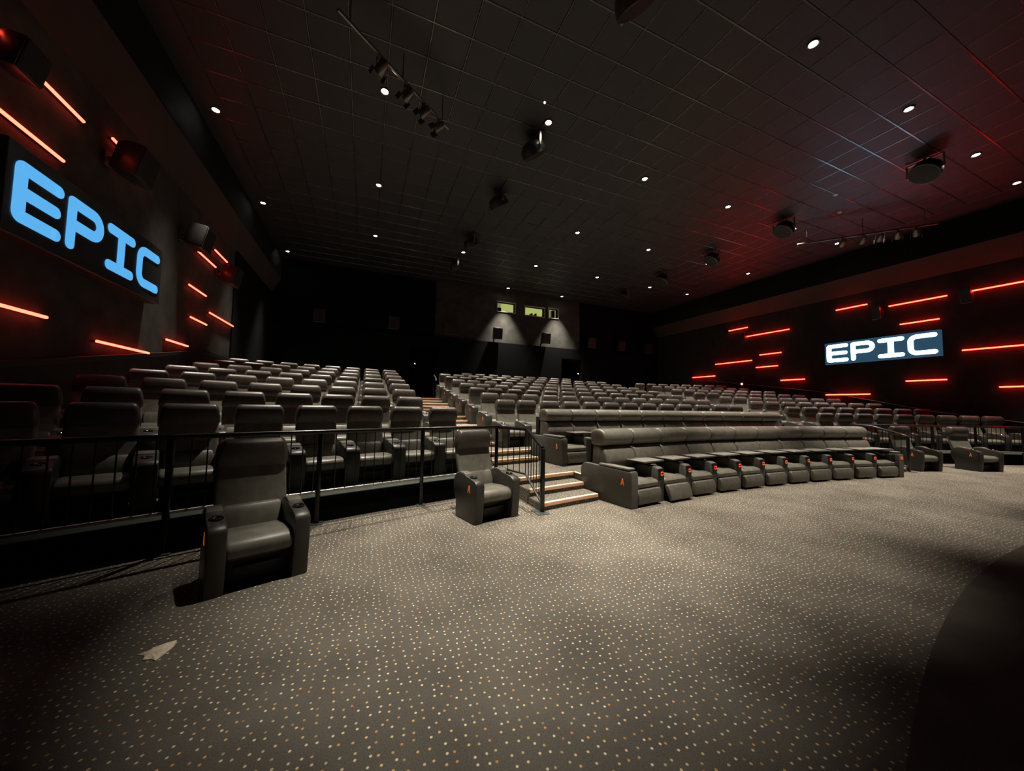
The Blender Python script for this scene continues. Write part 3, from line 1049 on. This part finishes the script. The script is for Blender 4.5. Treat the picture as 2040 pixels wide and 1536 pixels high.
led(0, 5.00 * k, 5.88 * k, zs(2.18), 'red light strip under the large blue sign at picture edge')
led(0, 6.72 * k, 8.02 * k, zs(2.04), 'long red light strip just above the left wall trim')
led(0, 8.55 * k, 9.43 * k, zs(2.37), 'short red light strip low above the trim peak on left wall')
led(0, 9.60 * k, 10.58 * k, zs(4.48), 'red light strip right of the blue sign, left of a pair')
led(0, 10.47 * k, 11.29 * k, zs(4.87), 'red light strip right of the blue sign, touching the rear speaker')
led(0, 9.28 * k, 10.15 * k, zs(3.645), 'red light strip right of the blue letter C, middle height')
led(0, 9.45 * k, 10.28 * k, zs(3.0), 'short red light strip beside the rearmost strip on left wall')
led(0, 10.40 * k, 12.03 * k, zs(3.32), 'rearmost red light strip on the left wall')
led(1, 10.91, 11.85, 5.12, 'uppermost rear red strip on the right wall, short')
led(1, 9.16, 10.96, 4.69, 'long red strip left of the white sign, upper rear')
led(1, 6.64, 7.56, 5.10, 'red strip above the white sign letter P')
led(1, 4.77, 6.10, 4.88, 'long red strip high above the white sign letter C')
led(1, 4.95, 5.85, 4.20, 'red strip directly above the white sign letter C')
led(1, 3.10, 4.34, 4.88, 'high red strip at the right picture edge')
led(1, 10.75, 12.60, 3.545, 'long red strip left of the white sign, mid height')
led(1, 9.49, 10.41, 3.75, 'short red strip left of the white sign, upper of a close pair')
led(1, 9.64, 10.58, 3.195, 'short red strip left of the white sign, lower of a close pair')
led(1, 12.61, 13.96, 2.96, 'rearmost red strip on the right wall near the back seats')
led(1, 8.64, 9.56, 2.55, 'short red strip below and left of the white sign')
led(1, 6.65, 7.97, 1.895, 'lowest long red strip under the white sign')
led(1, 4.86, 5.77, 2.30, 'red strip below the white sign letter C')
led(1, 3.20, 4.55, 3.15, 'long red strip right of the white sign')
led(1, 3.00, 3.92, 2.03, 'low red strip at the right picture edge')
# tiny red wall light
t = thing('marker_light', 'tiny red marker light low on the right wall', 'light', (XR, 11.27, 2.48))
bm = bmesh.new()
lathe(bm, [(0, 0.06), (0.03, 0.055), (0.045, 0.03), (0.05, 0.0), (0, 0)], 14, 0, Matrix.Rotation(-pi / 2, 4, 'Y'))
obj('lens', finish(bm, 'marker_lens', 'red_dot', True), t)
bm = bmesh.new()
lathe(bm, [(0, 0.012), (0.062, 0.012), (0.066, 0.0), (0, 0)], 14, 0, Matrix.Rotation(-pi / 2, 4, 'Y'))
obj('mount', finish(bm, 'marker_mount', 'trim', True), t)

# ================================================================== SIGNS
def capsule(bm, x0, z0, x1, z1, wd, depth, n=8):
    """flat rounded bar from (x0,z0) to (x1,z1), extruded along -y"""
    a = atan2(z1 - z0, x1 - x0)
    pts = []
    for cx_, cz_, s in ((x1, z1, -pi / 2), (x0, z0, pi / 2)):
        for i in range(n + 1):
            b = a + s + pi * i / n
            pts.append((cx_ + wd / 2 * cos(b), cz_ + wd / 2 * sin(b)))
    plate(bm, pts, depth)
def plate(bm, pts, depth):
    lo = [bm.verts.new((x, 0, z)) for x, z in pts]
    hi = [bm.verts.new((x, -depth, z)) for x, z in pts]
    fs = [bm.faces.new(lo), bm.faces.new(hi[::-1])]
    m = len(pts)
    for j in range(m):
        fs.append(bm.faces.new((lo[j], lo[(j + 1) % m], hi[(j + 1) % m], hi[j])))
    bmesh.ops.recalc_face_normals(bm, faces=fs)
def band(bm, cpts, wd, depth):
    """thick ribbon of constant width along a centre line"""
    n = len(cpts)
    outer, inner = [], []
    for i, (x, z) in enumerate(cpts):
        x0, z0 = cpts[max(i - 1, 0)]
        x1, z1 = cpts[min(i + 1, n - 1)]
        L = sqrt((x1 - x0) ** 2 + (z1 - z0) ** 2)
        nx_, nz_ = -(z1 - z0) / L, (x1 - x0) / L
        outer.append((x + nx_ * wd / 2, z + nz_ * wd / 2))
        inner.append((x - nx_ * wd / 2, z - nz_ * wd / 2))
    for i in range(n - 1):
        plate(bm, [outer[i], outer[i + 1], inner[i + 1], inner[i]], depth)
def arc_pts(cx_, cz_, rad, a0, a1, n=10):
    return [(cx_ + rad * cos(a0 + (a1 - a0) * i / n), cz_ + rad * sin(a0 + (a1 - a0) * i / n)) for i in range(n + 1)]
def letter_mesh(ch, W, H, S, D, m):
    bm = bmesh.new()
    h = S / 2
    if ch == 'E':
        c = [(W - h, H - h)] + arc_pts(h + 0.035, H - h - 0.035, 0.035, pi / 2, pi, 5) + arc_pts(h + 0.035, h + 0.035, 0.035, pi, 1.5 * pi, 5) + [(W - h, h)]
        band(bm, c, S, D)
        capsule(bm, W - h, H - h, W - h - 0.01, H - h, S, D)
        capsule(bm, W - h, h, W - h - 0.01, h, S, D)
        capsule(bm, h, H / 2, W - h * 1.35, H / 2, S * 0.98, D * 0.98)
        rbox(bm, (h + 0.035, -D / 2, H / 2), (0.10, D * 0.97, H - S * 1.2))
    elif ch == 'P':
        rr = (H * 0.62 - S) / 2
        zc = H - h - rr
        c = [(h, H - h), (W - h - rr, H - h)] + arc_pts(W - h - rr, zc, rr, pi / 2, -pi / 2, 12) + [(h, zc - rr)]
        band(bm, c, S, D)
        capsule(bm, h, h, h, H - h, S, D * 0.99)
        capsule(bm, h, H - h, h + 0.05, H - h, S, D * 0.985)
    elif ch == 'I':
        capsule(bm, h, H - h, W - h, H - h, S, D)
        capsule(bm, h, h, W - h, h, S, D * 0.99)
        rbox(bm, (W / 2, -D * 0.49, H / 2), (S * 1.12, D * 0.97, H - S))
    elif ch == 'C':
        rr = 0.15
        c = [(W - h, H - h)] + arc_pts(h + rr, H - h - rr, rr, pi / 2, pi, 8) + arc_pts(h + rr, h + rr, rr, pi, 1.5 * pi, 8) + [(W - h, h)]
        band(bm, c, S, D)
        capsule(bm, W - h, H - h, W - h - 0.01, H - h, S, D)
        capsule(bm, W - h, h, W - h - 0.01, h, S, D)
    return finish(bm, 'letter_' + ch, m)
def sign(side, yc, zc, W, H, lw, lh, stroke, gap, pm, lm, box, label):
    x = XL + box if side == 0 else XR - box
    rz = pi / 2 if side == 0 else -pi / 2       # local -y faces into the room
    t = thing('wall_sign', label, 'sign', (x, yc, zc), rz)
    bm = bmesh.new()
    rbox(bm, (0, box / 2, 0), (W, box, H), 0.012, 2)
    obj('sign_box', finish(bm, 'sign_box', pm), t)
    total = 4 * lw + 3 * gap
    for i, ch in enumerate('EPIC'):
        o = obj('letter', letter_mesh(ch, lw, lh, stroke, 0.008, lm), t, loc=(-total / 2 + i * (lw + gap), 0.0, -lh / 2))
        o['label'] = 'glowing rounded letter ' + ch
sign(0, 6.67, 3.42, 2.98, 0.98, 0.642, 0.665, 0.140, 0.078, 'panel_l', 'sign_l', 0.20, 'large light blue EPIC sign on the near left wall')
sign(1, 6.42, 3.45, 2.98, 0.81, 0.655, 0.66, 0.130, 0.078, 'panel_r', 'sign_r', 0.14, 'bright white EPIC sign on the far right wall')

# ================================================================== DOWNLIGHTS
def lamp_meshes():
    bm = bmesh.new()
    lathe(bm, [(0.058, 0.02), (0.062, -0.004), (0.080, -0.010), (0.088, -0.002), (0.088, 0.02), (0.058, 0.02)], 20)
    ring = finish(bm, 'lamp_ring', 'lamp_ring', True)
    bm = bmesh.new()
    lathe(bm, [(0, -0.006), (0.03, -0.004), (0.056, 0.006), (0.056, 0.012), (0, 0.012)], 18)
    lens = finish(bm, 'lamp_lens', 'lens', True)
    return ring, lens
RING, LENS = lamp_meshes()
spot = bpy.data.lights.new('downlight_beam', 'SPOT')
spot.energy = LAMP_POWER
spot.color = LAMP_COLOR
spot.spot_size = radians(38)
spot.spot_blend = 1.0
spot.shadow_soft_size = 0.05
spot_n = spot.copy()
spot_n.name = 'wall_downlight_beam'
spot_n.spot_size = radians(45)
spot_n.energy = LAMP_POWER * 0.75
spot_n.shadow_soft_size = 0.12
spot_w = spot.copy()
spot_w.name = 'seating_downlight_beam'
spot_w.spot_size = radians(64)
spot_w.energy = LAMP_POWER * 0.95
spot_r = spot.copy()
spot_r.name = 'right_downlight_beam'
spot_r.spot_size = radians(36)
def downlight(x, y, label, beam=None, aim=(0.0, 0.0)):
    t = thing('downlight', label, 'ceiling light', (x, y, ZC - 0.008), 0, 'ceiling downlights')
    obj('ring', RING, t)
    obj('lens', LENS, t)
    l = bpy.data.objects.new('downlight_beam', beam or spot)
    col.objects.link(l)
    l.parent = t
    l.location = (0, 0, -0.03)
    l.rotation_euler = (radians(aim[0]), radians(aim[1]), 0)
LX = [0.12, 3.25, 6.33, 9.38, 12.42, 14.85]
LXN = ['second', 'third', 'fourth', 'fifth', 'sixth', 'seventh']
for yi, (y, rown) in enumerate(((3.09, 'nearest row'), (6.74, 'second row'), (9.82, 'third row'), (12.92, 'fourth row'), (16.0, 'rearmost row'))):
    for xi, x in enumerate(LX):
        if yi == 1 and xi == 1:
            yy = 6.15
        else:
            yy = y
        xx = x
        if (yi, xi) == (2, 1):
            yy = 9.45
        if (yi, xi) == (0, 0):
            xx, yy = 1.05, 2.9
        if (yi, xi) in ((4, 0), (4, 1), (4, 4), (4, 5)):
            continue
        downlight(xx, yy, 'lit ceiling downlight, %s column from left wall, %s from the screen' % (LXN[xi], rown), spot_r if xi == 5 else (spot if yi == 0 else spot_w))
for y, lab in ((8.56, 'front'), (12.13, 'middle'), (15.71, 'rear')):
    downlight(-2.98, y, 'lit ceiling downlight closest to the left wall, %s of three' % lab, spot_n, (-10 if lab == 'rear' else 0, -6))

# ================================================================== SPEAKERS
def ceil_speaker(x, y, inward, label):
    t = thing('ceiling_speaker', label, 'speaker', (x, y, ZC), 0, 'hanging ceiling speakers')
    tilt = Matrix.Translation((0, 0, -0.33)) @ Matrix.Rotation(inward * radians(34), 4, 'Y') @ Matrix.Rotation(radians(12), 4, 'X')
    bm = bmesh.new()
    lathe(bm, [(0, 0.24), (0.10, 0.232), (0.19, 0.20), (0.25, 0.13), (0.27, 0.03), (0.268, -0.06), (0.245, -0.07), (0, -0.07)], 28, 0, tilt)
    obj('cabinet', finish(bm, 'cabinet', 'spk', True), t)
    bm = bmesh.new()
    lathe(bm, [(0, -0.082), (0.12, -0.080), (0.235, -0.074), (0.240, -0.068), (0, -0.068)], 28, 0, tilt)
    obj('grille', finish(bm, 'grille', 'grille', True), t)
    bm = bmesh.new()
    rbox(bm, (0, 0, -0.045), (0.05, 0.60, 0.02), 0.004, 1)
    for s in (-1, 1):
        rbox(bm, (0, s * 0.29, -0.185), (0.05, 0.02, 0.28), 0.004, 1)
        rbox(bm, (0, s * 0.275, -0.315), (0.04, 0.06, 0.04), 0.004, 1)
    obj('yoke', finish(bm, 'yoke', 'fixture', True), t)
    bm = bmesh.new()
    tube(bm, [(0, 0, 0.02), (0, 0, -0.045)], 0.025, 10)
    rbox(bm, (0, 0, 0.0), (0.16, 0.16, 0.02), 0.004, 1)
    obj('hanger', finish(bm, 'hanger', 'fixture', True), t)
for i, (y, yr) in enumerate(((3.55, 3.60), (6.66, 6.55), (8.83, 8.98), (11.52, 11.3), (13.72, 13.75))):
    ceil_speaker(3.18, y, -1, 'round hanging speaker, %s from the camera in the left ceiling row' % ORD[i + 1])
    ceil_speaker(11.57, yr, 1, 'round hanging speaker, %s from the camera in the right ceiling row' % ORD[i + 1])

def wall_speaker(x, y, z, rz, wd, h, dp, label, group, tilt=12):
    t = thing('wall_speaker', label, 'speaker', (x, y, z), rz, group)
    mx = Matrix.Translation((0, -0.13 - dp / 2, 0)) @ Matrix.Rotation(radians(tilt), 4, 'X')
    bm = bmesh.new()
    secs = []
    for yy, f in ((-dp / 2, 1.0), (dp * 0.1, 0.96), (dp / 2, 0.66)):
        secs.append([(sx * wd / 2 * f, yy, sz * h / 2 * (0.5 + f / 2)) for sx, sz in ((-1, -1), (1, -1), (1, 1), (-1, 1))])
    rows = loft(bm, secs)
    bmesh.ops.bevel(bm, geom=bm.edges[:], offset=0.015, segments=2, profile=0.5, affect='EDGES')
    for v in bm.verts:
        v.co = mx @ v.co
    obj('cabinet', finish(bm, 'cabinet', 'spk', True), t)
    bm = bmesh.new()
    rbox(bm, (0, -dp / 2 - 0.008, 0), (wd * 0.93, 0.016, h * 0.93), 0.006, 1, mx)
    obj('grille', finish(bm, 'grille', 'grille', True), t)
    bm = bmesh.new()
    rbox(bm, (0, -0.012, 0), (0.14, 0.024, 0.22), 0.004, 1)
    rbox(bm, (0, -0.09, 0), (0.05, 0.16, 0.06), 0.004, 1)
    obj('bracket', finish(bm, 'bracket', 'fixture', True), t)
for y, z, lab in ((5.10, 4.70, 'red lit wall speaker at the upper left picture corner'), (6.95, 4.78, 'dark wall speaker above the blue letters P and I'),
                  (9.25, 4.65, 'dim wall speaker above the blue letter C'), (11.2, 4.50, 'orange lit wall speaker at the rear of the left wall')):
    k_ = 0.72 if y < 5.5 else 1.0
    wall_speaker(XL, y, z, pi / 2, 0.44 * k_, 0.48 * k_, 0.34 * k_, lab, 'left wall speakers')
for y, z, lab in ((4.35, 4.75, 'orange lit wall speaker at the high strip near right picture edge'), (6.32, 4.70, 'orange lit wall speaker above the white sign'),
                  (10.98, 4.62, 'small orange lit wall speaker at the rear of right wall')):
    wall_speaker(XR, y, z, -pi / 2, 0.22, 0.48, 0.22, lab, 'right wall speakers')
for i, x in enumerate((-1.85, 1.05, 3.47, 5.9, 8.58, 11.43, 13.45, 15.47)):
    wall_speaker(x, YB - 0.01 if True else YB, 4.80, 0, 0.46, 0.56, 0.36, 'dark speaker on the back wall, %s from the left' % ORD[i + 1], 'back wall speakers', 8)

# ================================================================== STAGE LIGHT PIPES
def pipe(a, b, z, label):
    t = thing('lighting_pipe', label, 'pipe', (0, 0, 0))
    bm = bmesh.new()
    tube(bm, [(a[0], a[1], z), (b[0], b[1], z)], 0.025, 10)
    obj('tube', finish(bm, 'tube', 'fixture', True), t)
    for f in (0.08, 0.5, 0.92):
        x, y = a[0] + (b[0] - a[0]) * f, a[1] + (b[1] - a[1]) * f
        bm = bmesh.new()
        tube(bm, [(x, y, z), (x, y, ZC + 0.01)], 0.010, 6)
        obj('hanger', finish(bm, 'hanger', 'fixture', True), t)
def stage_light(x, y, z, rz, label, pitch=55):
    t = thing('stage_spotlight', label, 'spotlight', (x, y, z), rz, 'stage spotlights')
    t.scale = (0.72, 0.72, 0.72)
    bm = bmesh.new()
    rbox(bm, (0, 0, -0.015), (0.05, 0.06, 0.08), 0.006, 1)
    rbox(bm, (0, 0, -0.07), (0.26, 0.03, 0.012), 0.003, 1)
    for s in (-1, 1):
        rbox(bm, (s * 0.13, 0, -0.14), (0.010, 0.03, 0.16), 0.003, 1)
    obj('yoke', finish(bm, 'yoke', 'fixture', True), t)
    mx = Matrix.Translation((0, 0, -0.20)) @ Matrix.Rotation(radians(pitch), 4, 'X')
    bm = bmesh.new()
    lathe(bm, [(0, 0.16), (0.06, 0.155), (0.095, 0.10), (0.11, 0.0), (0.115, -0.14), (0.105, -0.14), (0.10, -0.02), (0, -0.02)], 18, 0, mx)
    obj('can', finish(bm, 'can', 'fixture', True), t)
    bm = bmesh.new()
    lathe(bm, [(0, -0.10), (0.06, -0.095), (0.103, -0.08), (0.103, -0.07), (0, -0.07)], 18, 0, mx)
    obj('lens', finish(bm, 'spot_lens', 'chrome', True), t)
    for s in (-1, 1):
        bm = bmesh.new()
        rbox(bm, (s * 0.15, 0, -0.17), (0.006, 0.16, 0.15), 0.002, 1, mx)
        obj('barn_door', finish(bm, 'barn_door', 'fixture', True), t)
pa, pb = (-0.55, 5.15), (1.30, 6.62)
pipe(pa, pb, 6.62, 'lighting pipe hung from the ceiling over the left aisle')
for i, f in enumerate((0.32, 0.55, 0.72, 0.88)):
    stage_light(pa[0] + (pb[0] - pa[0]) * f, pa[1] + (pb[1] - pa[1]) * f, 6.60, radians(35 + 12 * i), 'unlit stage spotlight, %s from the screen on the left pipe' % ORD[i + 1])
pa, pb = (12.55, 6.72), (14.60, 4.35)
pipe(pa, pb, 6.56, 'lighting pipe hung from the ceiling near the right wall')
for i, f in enumerate((0.35, 0.50, 0.62, 0.74, 0.86)):
    stage_light(pa[0] + (pb[0] - pa[0]) * f, pa[1] + (pb[1] - pa[1]) * f, 6.54, radians(-30 - 10 * i), 'unlit stage spotlight, %s from the back on the right pipe' % ORD[i + 1])
# small ceiling fittings
for (x, y, rad, lab) in ((11.95, 3.86, 0.11, 'round white ceiling cover beside the nearest right speaker'),
                         (11.42, 5.18, 0.05, 'small white ceiling fitting between the right speakers'),
                         (12.55, 5.62, 0.05, 'small white ceiling fitting near the right pipe')):
    t = thing('ceiling_disc', lab, 'ceiling fitting', (x, y, ZC - 0.002))
    bm = bmesh.new()
    lathe(bm, [(0, -0.02), (rad * 0.8, -0.018), (rad, -0.008), (rad, 0.004), (0, 0.004)], 20)
    obj('cover', finish(bm, 'disc', 'disc', True), t)
    bm = bmesh.new()
    lathe(bm, [(rad * 0.98, 0.003), (rad * 1.06, 0.0), (rad * 1.08, 0.004), (rad * 0.98, 0.006)], 20)
    obj('rim', finish(bm, 'disc_rim', 'lamp_ring', True), t)
t = thing('indicator_lamp', 'tiny white indicator lamp on the ceiling beside the third lamp', 'light', (2.95, 5.75, ZC - 0.002))
bm = bmesh.new()
lathe(bm, [(0, -0.03), (0.015, -0.026), (0.02, -0.012), (0.02, 0.0), (0, 0.0)], 12)
obj('lens', finish(bm, 'ind', 'white_dot', True), t)
bm = bmesh.new()
lathe(bm, [(0.018, -0.004), (0.035, -0.006), (0.04, 0.0), (0.018, 0.002)], 12)
obj('collar', finish(bm, 'ind_collar', 'lamp_ring', True), t)

# ================================================================== SCRAP ON THE FLOOR
bm = bmesh.new()
outl = [(x + 0.905, y - 2.345) for x, y in ((-.978,2.357),(-.945,2.364),(-.930,2.392),(-.895,2.412),(-.850,2.418),(-.843,2.378),(-.850,2.335),(-.864,2.302),(-.874,2.272),(-.898,2.296),(-.932,2.300),(-.94,2.335))]
cv = bm.verts.new((0.005, 0.0, 0.014))
rings = []
for f in (1.0, 0.7, 0.38):
    rings.append([bm.verts.new((x * f, y * f, 0.003 + (1 - f) * 0.012 + random.uniform(0, 0.006))) for x, y in outl])
n = len(outl)
for a, b in zip(rings, rings[1:]):
    for i in range(n):
        bm.faces.new((a[i], a[(i + 1) % n], b[(i + 1) % n], b[i]))
for i in range(n):
    bm.faces.new((rings[-1][i], rings[-1][(i + 1) % n], cv))
lowr = [bm.verts.new((v.co.x, v.co.y, 0.0005)) for v in rings[0]]
for i in range(n):
    bm.faces.new((lowr[i], lowr[(i + 1) % n], rings[0][(i + 1) % n], rings[0][i]))
bm.faces.new(lowr[::-1])
bmesh.ops.recalc_face_normals(bm, faces=bm.faces[:])
tag(obj('paper_scrap', finish(bm, 'paper_scrap', 'paper'), loc=(-0.905, 2.345, 0.0)), 'pale torn scrap lying on the carpet at lower left', 'scrap')
